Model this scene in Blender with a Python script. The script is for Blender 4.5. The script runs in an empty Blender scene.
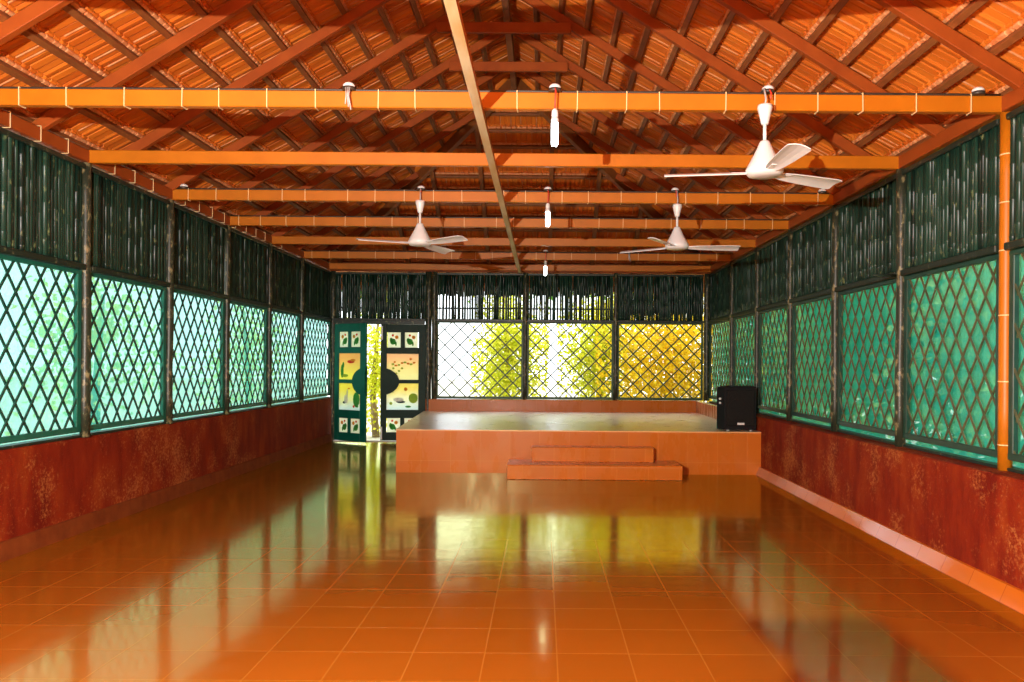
import bpy, math, random
from mathutils import Vector, Matrix
R = math.radians
random.seed(11)
scn = bpy.context.scene
col = scn.collection

# ------------------------------------------------------------------ camera
EYE = 1.55
cam_data = bpy.data.cameras.new('camera')
cam_data.sensor_width = 36.0
cam_data.lens = 781.0 / 1024.0 * 36.0
cam_data.shift_x = -31.0 / 1024.0
cam_data.shift_y = 23.0 / 1024.0
cam_data.clip_start = 0.05
cam = bpy.data.objects.new('camera', cam_data)
cam.location = (0, 0, EYE)
cam.rotation_euler = (R(90), -0.0075, 0)
col.objects.link(cam)
scn.camera = cam

# ------------------------------------------------------------------ world, sun, flash, exposure
scn.view_settings.view_transform = 'Standard'
scn.view_settings.look = 'None'
scn.view_settings.exposure = 0.0
scn.view_settings.gamma = 1.0
scn.view_settings.use_curve_mapping = False
world = bpy.data.worlds.new('bright_hazy_sky')
scn.world = world
world.use_nodes = True
bg = world.node_tree.nodes['Background']
bg.inputs['Color'].default_value = (0.90, 0.97, 1.0, 1)
bg.inputs['Strength'].default_value = 3.8

sun_data = bpy.data.lights.new('sun', 'SUN')
sun_data.energy = 5.0
sun_data.angle = R(0.6)
sun_data.color = (1.0, 0.93, 0.80)
sun = bpy.data.objects.new('sun', sun_data)
sun_dir = Vector((-0.20, -0.10, -1.0))            # noon sun, slightly from the right and the far end
sun.rotation_euler = sun_dir.to_track_quat('-Z', 'Y').to_euler()
sun.location = (6, 12, 20)
col.objects.link(sun)

FLASH = Vector((-1.55, 0.0, EYE + 0.54))          # the photographer's flash, left of the camera: its shadows are in the photo
fl_data = bpy.data.lights.new('flash', 'POINT')
fl_data.energy = 3150.0
fl_data.shadow_soft_size = 0.012
fl_data.color = (1.0, 0.97, 0.91)
flash = bpy.data.objects.new('flash', fl_data)
flash.location = FLASH
col.objects.link(flash)

# ------------------------------------------------------------------ mesh builder and helpers
class MB:
    def __init__(self):
        self.v, self.f, self.m, self.s = [], [], [], []
    def add(self, vs, fs, mi=0, smooth=False):
        b = len(self.v)
        self.v += [tuple(p) for p in vs]
        for q in fs:
            self.f.append(tuple(b + i for i in q)); self.m.append(mi); self.s.append(smooth)
    def frame_box(self, c, ax, ay, az, hx, hy, hz, mi=0, bev=0.0):
        c = Vector(c); ax = Vector(ax).normalized(); ay = Vector(ay).normalized(); az = Vector(az).normalized()
        if bev <= 0:
            vs = [c + ax * hx * i + ay * hy * j + az * hz * k for i in (-1, 1) for j in (-1, 1) for k in (-1, 1)]
            fs = [(0, 1, 3, 2), (4, 6, 7, 5), (0, 4, 5, 1), (2, 3, 7, 6), (0, 2, 6, 4), (1, 5, 7, 3)]
            self.add(vs, fs, mi); return
        b = min(bev, hx * .9, hy * .9, hz * .9)
        vs, idx = [], {}
        for i in (-1, 1):
            for j in (-1, 1):
                for k in (-1, 1):
                    for a in range(3):
                        x, y, z = hx - b, hy - b, hz - b
                        if a == 0: x = hx
                        elif a == 1: y = hy
                        else: z = hz
                        idx[(i, j, k, a)] = len(vs)
                        vs.append(c + ax * x * i + ay * y * j + az * z * k)
        fs = []
        for i in (-1, 1):
            q = [idx[(i, -1, -1, 0)], idx[(i, 1, -1, 0)], idx[(i, 1, 1, 0)], idx[(i, -1, 1, 0)]]
            fs.append(q if i > 0 else q[::-1])
            q = [idx[(-1, i, -1, 1)], idx[(-1, i, 1, 1)], idx[(1, i, 1, 1)], idx[(1, i, -1, 1)]]
            fs.append(q if i > 0 else q[::-1])
            q = [idx[(-1, -1, i, 2)], idx[(1, -1, i, 2)], idx[(1, 1, i, 2)], idx[(-1, 1, i, 2)]]
            fs.append(q if i > 0 else q[::-1])
        for p in (-1, 1):
            for q_ in (-1, 1):
                fs.append((idx[(-1, p, q_, 1)], idx[(1, p, q_, 1)], idx[(1, p, q_, 2)], idx[(-1, p, q_, 2)]))
                fs.append((idx[(p, -1, q_, 0)], idx[(p, 1, q_, 0)], idx[(p, 1, q_, 2)], idx[(p, -1, q_, 2)]))
                fs.append((idx[(p, q_, -1, 0)], idx[(p, q_, 1, 0)], idx[(p, q_, 1, 1)], idx[(p, q_, -1, 1)]))
        for i in (-1, 1):
            for j in (-1, 1):
                for k in (-1, 1):
                    fs.append((idx[(i, j, k, 0)], idx[(i, j, k, 1)], idx[(i, j, k, 2)]))
        self.add(vs, fs, mi)
    def box(self, lo, hi, mi=0, bev=0.0):
        lo, hi = Vector(lo), Vector(hi)
        c, h = (lo + hi) / 2, (hi - lo) / 2
        self.frame_box(c, (1, 0, 0), (0, 1, 0), (0, 0, 1), abs(h.x), abs(h.y), abs(h.z), mi, bev)
    def bar(self, a, b, w, h, up=(0, 0, 1), mi=0, bev=0.0):
        a, b = Vector(a), Vector(b)
        d = (b - a); L = d.length
        d.normalize()
        if abs(d.dot(Vector(up).normalized())) > .98: up = (1, 0, 0) if abs(d.x) < .9 else (0, 1, 0)
        s = d.cross(Vector(up)).normalized(); u = s.cross(d).normalized()
        self.frame_box((a + b) / 2, d, s, u, L / 2, w / 2, h / 2, mi, bev)
    def tube(self, pts, rads, n=10, mi=0, caps=True, smooth=True):
        pts = [Vector(p) for p in pts]
        if not isinstance(rads, (list, tuple)): rads = [rads] * len(pts)
        vs = []; ref = None
        for i, p in enumerate(pts):
            d = (pts[min(i + 1, len(pts) - 1)] - pts[max(i - 1, 0)]).normalized()
            if ref is None:
                ref = d.orthogonal().normalized()
            s = (ref - d * ref.dot(d)).normalized(); ref = s
            t = d.cross(s)
            for k in range(n):
                a = 2 * math.pi * k / n
                vs.append(p + (s * math.cos(a) + t * math.sin(a)) * rads[i])
        fs = []
        for i in range(len(pts) - 1):
            for k in range(n):
                fs.append((i * n + k, i * n + (k + 1) % n, (i + 1) * n + (k + 1) % n, (i + 1) * n + k))
        self.add(vs, fs, mi, smooth)
        if caps:
            b = len(self.v) - len(vs)
            self.f.append(tuple(b + k for k in reversed(range(n)))); self.m.append(mi); self.s.append(False)
            self.f.append(tuple(b + (len(pts) - 1) * n + k for k in range(n))); self.m.append(mi); self.s.append(False)
    def lathe(self, c, prof, n=24, mi=0):
        # prof: (radius, z) from bottom to top, relative to c
        c = Vector(c)
        self.tube([c + Vector((0, 0, z)) for r, z in prof], [max(r, 1e-4) for r, z in prof], n, mi)
    def disc(self, c, nrm, r, th, n=16, mi=0, sx=1.0, sz=1.0):
        c = Vector(c); nrm = Vector(nrm).normalized()
        s = nrm.cross(Vector((0, 0, 1))).normalized(); t = s.cross(nrm)
        vs = []
        for e in (-.5, .5):
            for k in range(n):
                a = 2 * math.pi * k / n
                vs.append(c + nrm * th * e + s * r * sx * math.cos(a) + t * r * sz * math.sin(a))
        fs = [(k, (k + 1) % n, n + (k + 1) % n, n + k) for k in range(n)]
        fs += [tuple(reversed(range(n))), tuple(range(n, 2 * n))]
        self.add(vs, fs, mi)
    def prism(self, poly, nrm, th, mi=0):
        nrm = Vector(nrm).normalized(); n = len(poly)
        vs = [Vector(p) for p in poly] + [Vector(p) + nrm * th for p in poly]
        fs = [tuple(reversed(range(n))), tuple(range(n, 2 * n))] + [(k, (k + 1) % n, n + (k + 1) % n, n + k) for k in range(n)]
        self.add(vs, fs, mi)

def wloc(o):
    p = Vector((0, 0, 0))
    while o is not None:
        p += Vector(o.location); o = o.parent
    return p

def obj(name, mb, mats, parent=None, loc=None):
    """link a mesh (verts in world space) under parent; loc = origin for a top-level mesh"""
    if not isinstance(mats, (list, tuple)): mats = [mats]
    base = Vector(loc) if loc is not None else (wloc(parent) if parent is not None else Vector((0, 0, 0)))
    me = bpy.data.meshes.new(name)
    me.from_pydata([(p[0] - base.x, p[1] - base.y, p[2] - base.z) for p in mb.v], [], mb.f)
    for m in mats: me.materials.append(m)
    me.polygons.foreach_set('material_index', mb.m)
    me.polygons.foreach_set('use_smooth', mb.s)
    me.update()
    o = bpy.data.objects.new(name, me)
    col.objects.link(o)
    if parent is not None: o.parent = parent
    elif loc is not None: o.location = base
    return o

def tag(o, label=None, cat=None, group=None, kind=None):
    if label: o['label'] = label
    if cat: o['category'] = cat
    if group: o['group'] = group
    if kind: o['kind'] = kind
    return o

def empty(name, loc, label, cat, group=None, kind=None):
    o = bpy.data.objects.new(name, None)
    o.empty_display_size = 0.1
    o.location = loc
    col.objects.link(o)
    return tag(o, label, cat, group, kind)

ORD = ['first', 'second', 'third', 'fourth', 'fifth', 'sixth', 'seventh', 'eighth', 'ninth', 'tenth', 'eleventh', 'twelfth',
       'thirteenth', 'fourteenth', 'fifteenth', 'sixteenth', 'seventeenth', 'eighteenth', 'nineteenth', 'twentieth']

# ------------------------------------------------------------------ materials
class NT:
    def __init__(self, name):
        self.mat = bpy.data.materials.new(name); self.mat.use_nodes = True
        self.t = self.mat.node_tree; self.t.nodes.clear()
        self.out = self.t.nodes.new('ShaderNodeOutputMaterial')
    def n(self, typ, **kw):
        nd = self.t.nodes.new(typ)
        for k, v in kw.items():
            if k in nd.inputs.keys() if isinstance(k, str) else False:
                pass
            setattr(nd, k, v)
        return nd
    def l(self, a, b): self.t.links.new(a, b)
    def coord(self, out='Object', scale=(1, 1, 1)):
        tc = self.n('ShaderNodeTexCoord'); mp = self.n('ShaderNodeMapping')
        mp.inputs['Scale'].default_value = scale
        self.l(tc.outputs[out], mp.inputs['Vector']); return mp.outputs['Vector']
    def noise(self, vec, scale, detail=4, rough=0.55):
        nd = self.n('ShaderNodeTexNoise')
        nd.inputs['Scale'].default_value = scale; nd.inputs['Detail'].default_value = detail; nd.inputs['Roughness'].default_value = rough
        if vec is not None: self.l(vec, nd.inputs['Vector'])
        return nd.outputs['Fac']
    def ramp(self, fac, stops):
        nd = self.n('ShaderNodeValToRGB'); cr = nd.color_ramp
        while len(cr.elements) > 1: cr.elements.remove(cr.elements[-1])
        cr.elements[0].position = stops[0][0]; cr.elements[0].color = (*stops[0][1], 1)
        for p, c in stops[1:]:
            e = cr.elements.new(p); e.color = (*c, 1)
        self.l(fac, nd.inputs['Fac']); return nd.outputs['Color']
    def mix(self, fac, a, b, blend='MIX'):
        nd = self.n('ShaderNodeMix', data_type='RGBA', blend_type=blend)
        for sock, v in ((nd.inputs['Factor'], fac), (nd.inputs['A'], a), (nd.inputs['B'], b)):
            pass
        def put(s, v):
            if hasattr(v, 'links') or hasattr(v, 'is_linked'): self.l(v, s)
            elif isinstance(v, (tuple, list)): s.default_value = (*v, 1)
            else: s.default_value = v
        put(nd.inputs[0], fac); put(nd.inputs[6], a); put(nd.inputs[7], b)
        return nd.outputs[2]
    def principled(self, color, rough=0.5, bump=None, bump_d=0.01, bump_s=0.4, spec=0.5, coat=0.0, coat_rough=0.05, metal=0.0):
        p = self.n('ShaderNodeBsdfPrincipled')
        if hasattr(color, 'links') or hasattr(color, 'is_linked'): self.l(color, p.inputs['Base Color'])
        else: p.inputs['Base Color'].default_value = (*color, 1)
        if hasattr(rough, 'is_linked'): self.l(rough, p.inputs['Roughness'])
        else: p.inputs['Roughness'].default_value = rough
        p.inputs['Specular IOR Level'].default_value = spec
        p.inputs['Coat Weight'].default_value = coat
        p.inputs['Coat Roughness'].default_value = coat_rough
        p.inputs['Metallic'].default_value = metal
        if bump is not None:
            b = self.n('ShaderNodeBump'); b.inputs['Strength'].default_value = bump_s; b.inputs['Distance'].default_value = bump_d
            self.l(bump, b.inputs['Height']); self.l(b.outputs['Normal'], p.inputs['Normal'])
        self.l(p.outputs['BSDF'], self.out.inputs['Surface'])
        return p

def rgb(r, g, b):
    f = lambda c: (c / 255 / 12.92) if c / 255 <= 0.04045 else ((c / 255 + 0.055) / 1.055) ** 2.4
    return (f(r), f(g), f(b))

def mat_noise(name, c1, c2, scale, rough, bump_d=0.002, coat=0.0, stretch=(1, 1, 1), spec=0.5):
    t = NT(name); v = t.coord('Object', stretch); n = t.noise(v, scale)
    c = t.ramp(n, [(0.3, c1), (0.7, c2)])
    t.principled(c, rough, n, bump_d, 0.5, spec, coat)
    return t.mat

M = {}
M['beam'] = mat_noise('orange_gloss_paint', (0.37, 0.108, 0.003), (0.43, 0.130, 0.004), 5, 0.42, 0.002, spec=0.3)
M['rafter'] = mat_noise('red_oxide_paint', (0.23, 0.043, 0.005), (0.29, 0.060, 0.007), 5, 0.55, 0.002, spec=0.2)
M['batten'] = mat_noise('batten_paint', (0.17, 0.045, 0.009), (0.25, 0.08, 0.016), 7, 0.55, 0.003)
M['plate'] = mat_noise('wall_plate_paint', (0.24, 0.045, 0.006), (0.30, 0.06, 0.008), 5, 0.5, 0.002, spec=0.25)
M['runner'] = mat_noise('pale_runner_underside', (0.44, 0.25, 0.05), (0.60, 0.52, 0.33), 6, 0.45, 0.002, 0, (1, .25, 1))  # paler tone for the bottom face of the runner only
M['strap'] = mat_noise('cream_cable_strap', (0.68, 0.47, 0.22), (0.74, 0.54, 0.28), 10, 0.5)
M['cable'] = mat_noise('dark_cable', (0.02, 0.015, 0.012), (0.04, 0.03, 0.02), 10, 0.5)
M['red_cord'] = mat_noise('red_cord', (0.50, 0.03, 0.015), (0.6, 0.05, 0.02), 30, 0.5)
M['white'] = mat_noise('white_enamel', (0.60, 0.61, 0.60), (0.66, 0.67, 0.66), 6, 0.3, 0.0005)
M['white_plastic'] = mat_noise('white_plastic', (0.58, 0.58, 0.56), (0.66, 0.66, 0.64), 8, 0.4, 0.0005)
M['steel'] = mat_noise('dull_steel', (0.30, 0.29, 0.27), (0.42, 0.41, 0.39), 20, 0.4)
M['black'] = mat_noise('black_vinyl', (0.003, 0.003, 0.0035), (0.006, 0.006, 0.007), 40, 0.55, 0.0005, spec=0.15)
M['teal'] = mat_noise('teal_green_paint', (0.0, 0.085, 0.055), (0.008, 0.13, 0.085), 6, 0.4, 0.001)
M['dark_green'] = mat_noise('dark_green_paint', (0.004, 0.030, 0.020), (0.012, 0.055, 0.034), 8, 0.4, 0.001)
M['back_lattice'] = mat_noise('olive_green_lattice', (0.008, 0.042, 0.010), (0.02, 0.075, 0.02), 8, 0.5, 0.001)
M['door_teal'] = mat_noise('door_teal_paint', (0.0, 0.080, 0.054), (0.004, 0.110, 0.072), 5, 0.5, 0.001, spec=0.2)
M['door_dark'] = mat_noise('door_dark_paint', (0.003, 0.016, 0.011), (0.006, 0.026, 0.018), 5, 0.5, 0.001, spec=0.15)

def bamboo_mat(name, dark, mid, worn, amount, stretch=(6, 6, 1.1), gloss=0.36):
    t = NT(name)
    v = t.coord('Object', stretch)
    n = t.noise(v, 2.2, 5, 0.6)
    g = t.n('ShaderNodeNewGeometry')
    base = t.mix(g.outputs['Random Per Island'], dark, mid)
    v2 = t.coord('Object', (9, 9, 5))
    n2 = t.noise(v2, 2.0, 6, 0.65)
    m = t.ramp(n2, [(0.62 - amount, (0, 0, 0)), (0.72 - amount, (1, 1, 1))])
    w = t.mix(n, worn, (worn[0] * 1.5, worn[1] * 1.6, worn[2] * 1.4))
    c = t.mix(m, base, w)
    t.principled(c, gloss, n, 0.004, 0.5, 0.35)
    return t.mat
M['bamboo'] = bamboo_mat('green_black_bamboo', (0.003, 0.012, 0.008), (0.014, 0.045, 0.028), (0.11, 0.13, 0.06), 0.025)
M['post'] = bamboo_mat('weathered_post', (0.015, 0.02, 0.012), (0.03, 0.035, 0.02), (0.16, 0.13, 0.07), 0.09, (5, 5, 1), 0.4)
M['cane_slat'] = mat_noise('tan_cane_slats', (0.035, 0.045, 0.016), (0.10, 0.09, 0.035), 9, 0.5, 0.001)
M['rail'] = bamboo_mat('dark_rail', (0.008, 0.018, 0.012), (0.02, 0.03, 0.02), (0.12, 0.12, 0.07), 0.03, (3, 3, 3), 0.4)

# terracotta floor: square tiles with pale joints, tiny tilt of each tile
def tile_mat(name, c1, c2, joint, size, rough, coord_scale=1.0, offset=(0, 0, 0), mortar=0.006, axes='xy', coat=0.0, ior=1.5, tint=(1, 1, 1), wave=0.10):
    t = NT(name)
    tc = t.n('ShaderNodeTexCoord'); mp = t.n('ShaderNodeMapping')
    mp.inputs['Location'].default_value = offset
    t.l(tc.outputs['Object'], mp.inputs['Vector'])
    vec = mp.outputs['Vector']
    if axes == 'xz':
        mp.inputs['Rotation'].default_value = (R(90), 0, 0)
    if axes == 'yz':
        sp = t.n('ShaderNodeSeparateXYZ'); cb = t.n('ShaderNodeCombineXYZ')
        t.l(vec, sp.inputs[0]); t.l(sp.outputs['Y'], cb.inputs['X']); t.l(sp.outputs['Z'], cb.inputs['Y']); vec = cb.outputs[0]
    br = t.n('ShaderNodeTexBrick')
    br.offset = 0.0; br.squash = 1.0
    br.inputs['Color1'].default_value = (*c1, 1); br.inputs['Color2'].default_value = (*c2, 1); br.inputs['Mortar'].default_value = (*joint, 1)
    br.inputs['Scale'].default_value = 1.0; br.inputs['Mortar Size'].default_value = mortar; br.inputs['Mortar Smooth'].default_value = 0.2
    br.inputs['Brick Width'].default_value = size[0]; br.inputs['Row Height'].default_value = size[1]
    t.l(vec, br.inputs['Vector'])
    v2 = t.coord('Object')
    n = t.noise(v2, 0.9, 5, 0.6)
    c = t.mix(n, br.outputs['Color'], (0.95, 0.80, 0.75), 'MULTIPLY')
    smear = t.noise(t.coord('Object', (3, 9, 1)), 1.2, 5, 0.65)
    sm = t.ramp(smear, [(0.35, (rough * .75,) * 3), (0.75, (min(1, rough * 1.35),) * 3)])
    h = t.ramp(br.outputs['Fac'], [(0.0, (1, 1, 1)), (1.0, (0, 0, 0))])
    wav = t.noise(t.coord('Object', (1, 1, 1)), 2.3, 2, 0.5)
    b1 = t.n('ShaderNodeBump'); b1.inputs['Strength'].default_value = 0.35; b1.inputs['Distance'].default_value = 0.0015
    b2 = t.n('ShaderNodeBump'); b2.inputs['Strength'].default_value = wave; b2.inputs['Distance'].default_value = 0.012
    t.l(h, b1.inputs['Height']); t.l(wav, b2.inputs['Height']); t.l(b2.outputs['Normal'], b1.inputs['Normal'])
    # glazed clay: diffuse body under a tinted glossy glaze, weighted by Fresnel
    d = t.n('ShaderNodeBsdfDiffuse'); gl = t.n('ShaderNodeBsdfGlossy'); fr = t.n('ShaderNodeFresnel'); ms = t.n('ShaderNodeMixShader')
    t.l(c, d.inputs['Color']); gl.inputs['Color'].default_value = (*tint, 1); t.l(sm, gl.inputs['Roughness']); fr.inputs['IOR'].default_value = ior
    for nd in (d, gl, fr): t.l(b1.outputs['Normal'], nd.inputs['Normal'])
    t.l(fr.outputs[0], ms.inputs[0]); t.l(d.outputs[0], ms.inputs[1]); t.l(gl.outputs[0], ms.inputs[2]); t.l(ms.outputs[0], t.out.inputs['Surface'])
    return t.mat
FLOOR1, FLOOR2, JOINT = (0.25, 0.076, 0.006), (0.275, 0.084, 0.007), (0.33, 0.125, 0.015)
M['floor'] = tile_mat('terracotta_floor_tiles', FLOOR1, FLOOR2, JOINT, (0.385, 0.385), 0.11, offset=(0.30, 0.05, 0), mortar=0.004, ior=2.0, tint=(0.92, 1.0, 0.50))
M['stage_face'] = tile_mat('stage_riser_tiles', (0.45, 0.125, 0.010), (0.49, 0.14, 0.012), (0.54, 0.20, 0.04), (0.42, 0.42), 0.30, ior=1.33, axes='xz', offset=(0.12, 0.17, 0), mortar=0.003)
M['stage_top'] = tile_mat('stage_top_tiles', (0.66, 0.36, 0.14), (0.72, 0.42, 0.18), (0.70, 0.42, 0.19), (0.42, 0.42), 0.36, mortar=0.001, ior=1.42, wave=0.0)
M['skirt_dark'] = mat_noise('dark_red_skirting', (0.13, 0.026, 0.005), (0.20, 0.045, 0.008), 6, 0.75, 0.002, spec=0.12)  # left skirting, darker and duller than the right one
M['skirt'] = tile_mat('skirting_tiles', (0.46, 0.12, 0.010), (0.50, 0.14, 0.012), (0.30, 0.07, 0.008), (0.385, 3.0), 0.10, axes='yz', offset=(0, 1, 0), mortar=0.003)

def low_wall_mat():
    t = NT('red_oxide_rough_plaster')
    v = t.coord('Object', (1, 1, 1))
    big = t.noise(v, 1.6, 6, 0.65)
    spk = t.noise(v, 38, 5, 0.75)
    blot = t.noise(t.coord('Object', (1, 1, .35)), 5, 5, 0.6)
    base = t.ramp(blot, [(0.30, (0.12, 0.008, 0.003)), (0.52, (0.19, 0.017, 0.004)), (0.75, (0.26, 0.040, 0.006))])
    sepz = t.n('ShaderNodeSeparateXYZ'); t.l(v, sepz.inputs[0])
    m = t.n('ShaderNodeMath', operation='MULTIPLY'); t.l(big, m.inputs[0]); t.l(spk, m.inputs[1])
    mask = t.ramp(m.outputs[0], [(0.27, (0, 0, 0)), (0.37, (0.7, 0.7, 0.7))])
    c = t.mix(mask, base, (0.42, 0.15, 0.04))
    t.principled(c, 0.7, spk, 0.006, 0.6, 0.1)
    return t.mat
M['low_wall'] = low_wall_mat()

def roof_tile_mat():
    t = NT('clay_roof_tiles')
    v = t.coord('Object')
    g = t.n('ShaderNodeNewGeometry')
    base = t.mix(g.outputs['Random Per Island'], (0.52, 0.115, 0.010), (0.66, 0.180, 0.016))
    n = t.noise(t.coord('Object', (2, 6, 2)), 2.5, 5, 0.6)
    c = t.mix(n, base, (0.92, 0.82, 0.72), 'MULTIPLY')
    t.principled(c, 0.55, n, 0.004, 0.4, 0.25)
    return t.mat
M['roof'] = roof_tile_mat()
M['lug_lit_joint'] = mat_noise('raw_clay_lugs_lit_joints', (0.52, 0.14, 0.03), (0.70, 0.32, 0.13), 14, 0.6, 0.004)  # also colours the bars that stand in for light on tile joints

def net_mat():
    t = NT('green_shade_net')
    v = t.coord('Object')
    n = t.noise(t.coord('Object', (1, 1, 1)), 2.8, 5, 0.65)
    weave = t.n('ShaderNodeTexNoise'); weave.inputs['Scale'].default_value = 60; t.l(v, weave.inputs['Vector'])
    c = t.ramp(n, [(0.3, (0.01, 0.38, 0.32)), (0.55, (0.05, 0.53, 0.40)), (0.75, (0.16, 0.64, 0.34))])
    d = t.n('ShaderNodeBsdfDiffuse'); tr = t.n('ShaderNodeBsdfTranslucent'); tp = t.n('ShaderNodeBsdfTransparent')
    t.l(c, d.inputs['Color']); t.l(c, tr.inputs['Color'])
    tp.inputs['Color'].default_value = (0.88, 0.98, 1.0, 1)
    m1 = t.n('ShaderNodeMixShader'); m1.inputs[0].default_value = 0.5
    t.l(d.outputs[0], m1.inputs[1]); t.l(tr.outputs[0], m1.inputs[2])
    m2 = t.n('ShaderNodeMixShader')
    f = t.ramp(weave.outputs['Fac'], [(0.3, (0.17,) * 3), (0.7, (0.26,) * 3)])
    t.l(f, m2.inputs[0]); t.l(m1.outputs[0], m2.inputs[1]); t.l(tp.outputs[0], m2.inputs[2])
    t.l(m2.outputs[0], t.out.inputs['Surface'])
    return t.mat
M['net'] = net_mat()

def leaf_mat(name, c1, c2, trans=0.5):
    t = NT(name)
    g = t.n('ShaderNodeNewGeometry')
    c = t.mix(g.outputs['Random Per Island'], c1, c2)
    d = t.n('ShaderNodeBsdfDiffuse'); tr = t.n('ShaderNodeBsdfTranslucent')
    t.l(c, d.inputs['Color']); t.l(c, tr.inputs['Color'])
    m = t.n('ShaderNodeMixShader'); m.inputs[0].default_value = trans
    t.l(d.outputs[0], m.inputs[1]); t.l(tr.outputs[0], m.inputs[2]); t.l(m.outputs[0], t.out.inputs['Surface'])
    return t.mat
M['leaf_lime'] = leaf_mat('lime_leaves', (0.50, 0.56, 0.02), (0.82, 0.80, 0.10))
M['leaf_gold'] = leaf_mat('golden_leaves', (0.72, 0.48, 0.015), (0.90, 0.76, 0.06))
M['leaf_green'] = leaf_mat('green_leaves', (0.05, 0.16, 0.02), (0.16, 0.34, 0.04))
M['bark'] = mat_noise('bark', (0.16, 0.11, 0.05), (0.30, 0.22, 0.10), 8, 0.8, 0.01)
M['cane_gold'] = mat_noise('golden_cane', (0.35, 0.30, 0.05), (0.5, 0.42, 0.08), 5, 0.5)
M['ground'] = mat_noise('pale_sandy_ground', (0.44, 0.42, 0.34), (0.54, 0.52, 0.45), 1.5, 0.9, 0.01)
M['render'] = mat_noise('orange_plaster', (0.45, 0.16, 0.07), (0.5, 0.19, 0.08), 3, 0.8, 0.002)

def glow_mat(name, color, strength):
    t = NT(name)
    v = t.coord('Object'); n = t.noise(v, 3)
    e = t.n('ShaderNodeEmission'); e.inputs['Color'].default_value = (*color, 1); e.inputs['Strength'].default_value = strength
    t.l(e.outputs[0], t.out.inputs['Surface']); return t.mat
M['lamp_glow'] = glow_mat('lamp_glow', (0.92, 1.0, 0.98), 16.0)

# ------------------------------------------------------------------ dimensions
XL, XR, XC = -4.195, 3.275, -0.460
YB, YF = 15.40, -2.40
HALF = 3.735
PITCH = math.atan(0.62)
CA, SA = math.cos(PITCH), math.sin(PITCH)
Z0 = EYE + 1.87                                    # underside of the rafters above the wall line
BEAM_Y = [3.50] + [5.548 + 1.598 * k for k in range(7)]
BEAM_ZB, BEAM_ZT = EYE + 1.804, EYE + 1.920
SILL = 0.85

# ------------------------------------------------------------------ setting: floor, walls, stage, roof
mb = MB(); mb.box((XL - .3, YF - .2, -0.12), (XR + .3, YB + .3, 0.0))
tag(obj('floor', mb, M['floor']), 'glossy terracotta tiled floor of the hall', 'floor', kind='structure')

def ext_poly(mb, prof, y0, y1, mi=0):
    mb.prism([(x, y0, z) for x, z in prof], (0, 1, 0), y1 - y0, mi)
mb = MB(); mb.box((XL - .22, YF, 0.0), (-4.165, YB, SILL), bev=.012)
tag(obj('wall_left', mb, M['low_wall']), 'low rough red wall under the pale cyan lattice screens', 'wall', kind='structure')
mb = MB(); mb.box((3.095, YF, 0.0), (XR + .22, YB, SILL - .03), bev=.012)
tag(obj('wall_right', mb, M['low_wall']), 'low rough red wall under the green netted lattice screens', 'wall', kind='structure')
# far wall: tiled parapet behind the stage
mb = MB(); mb.box((-2.33, YB - .02, 0.0), (3.095, YB + .20, 0.845), bev=.01)
tag(obj('wall_back', mb, M['stage_face']), 'low orange tiled wall behind the stage', 'wall', kind='structure')
# rear wall and plain near walls, behind the photographer
mb = MB()
mb.prism([(XL - .2, YF - .2, 0), (XR + .2, YF - .2, 0), (XR + .2, YF - .2, Z0), (XC, YF - .2, Z0 + HALF * .62 + .1), (XL - .2, YF - .2, Z0)], (0, 1, 0), .2)
tag(obj('wall_rear', mb, M['render']), 'plain gable wall behind the photographer', 'wall', kind='structure')
for nm, x0, x1 in (('wall_left_near', XL - .1, XL + .02), ('wall_right_near', XR - .02, XR + .1)):
    mb = MB(); mb.box((x0, YF, SILL), (x1, 3.45, BEAM_ZB))
    tag(obj(nm, mb, M['render']), 'plain plastered upper wall beside the photographer', 'wall', kind='structure')

# skirtings
mb = MB(); ext_poly(mb, [(-4.17, 0.0), (-4.135, 0.0), (-4.148, .145), (-4.17, .15)], YF, YB - .05)
tag(obj('baseboard_left', mb, M['skirt_dark']), 'tiled skirting along the foot of the left red wall', 'skirting', kind='structure')
mb = MB(); ext_poly(mb, [(3.10, 0.0), (3.025, 0.0), (3.075, .115), (3.10, .12)], YF, 11.06)
tag(obj('baseboard_right', mb, M['skirt']), 'tiled skirting along the foot of the right red wall', 'skirting', kind='structure')

# stage, with a slanted left side, and two steps
st = empty('stage', (0.5, 11.06, 0), 'raised orange tiled stage with a glossy top at the far end', 'stage')
SF = 11.06
mb = MB()
mb.add([(-2.07, SF, 0), (3.095, SF, 0), (3.095, SF, .595), (-2.07, SF, .595), (-2.33, YB - .02, 0), (3.095, YB - .02, 0), (3.095, YB - .02, .595), (-2.33, YB - .02, .595)],
       [(0, 1, 2, 3), (4, 7, 6, 5), (0, 3, 7, 4), (1, 5, 6, 2), (0, 4, 5, 1), (3, 2, 6, 7)])
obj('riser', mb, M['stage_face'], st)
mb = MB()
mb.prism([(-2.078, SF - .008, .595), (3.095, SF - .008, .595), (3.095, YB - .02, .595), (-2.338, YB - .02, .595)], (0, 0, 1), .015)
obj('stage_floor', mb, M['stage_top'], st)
mb = MB(); mb.box((3.02, SF + .75, .61), (3.095, YB - .02, .845), bev=.008)
obj('side_curb', mb, M['stage_face'], st)
steps = empty('step_block', (0.7, 10.75, 0), 'pair of orange tiled steps against the stage front', 'steps')
mb = MB(); mb.box((-.475, 10.45, 0), (1.88, SF - .008, .198), bev=.008)
obj('lower_step', mb, M['stage_face'], steps)
mb = MB(); mb.box((-.15, 10.78, .198), (1.54, SF - .008, .40), bev=.008)
obj('upper_step', mb, M['stage_face'], steps)

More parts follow.
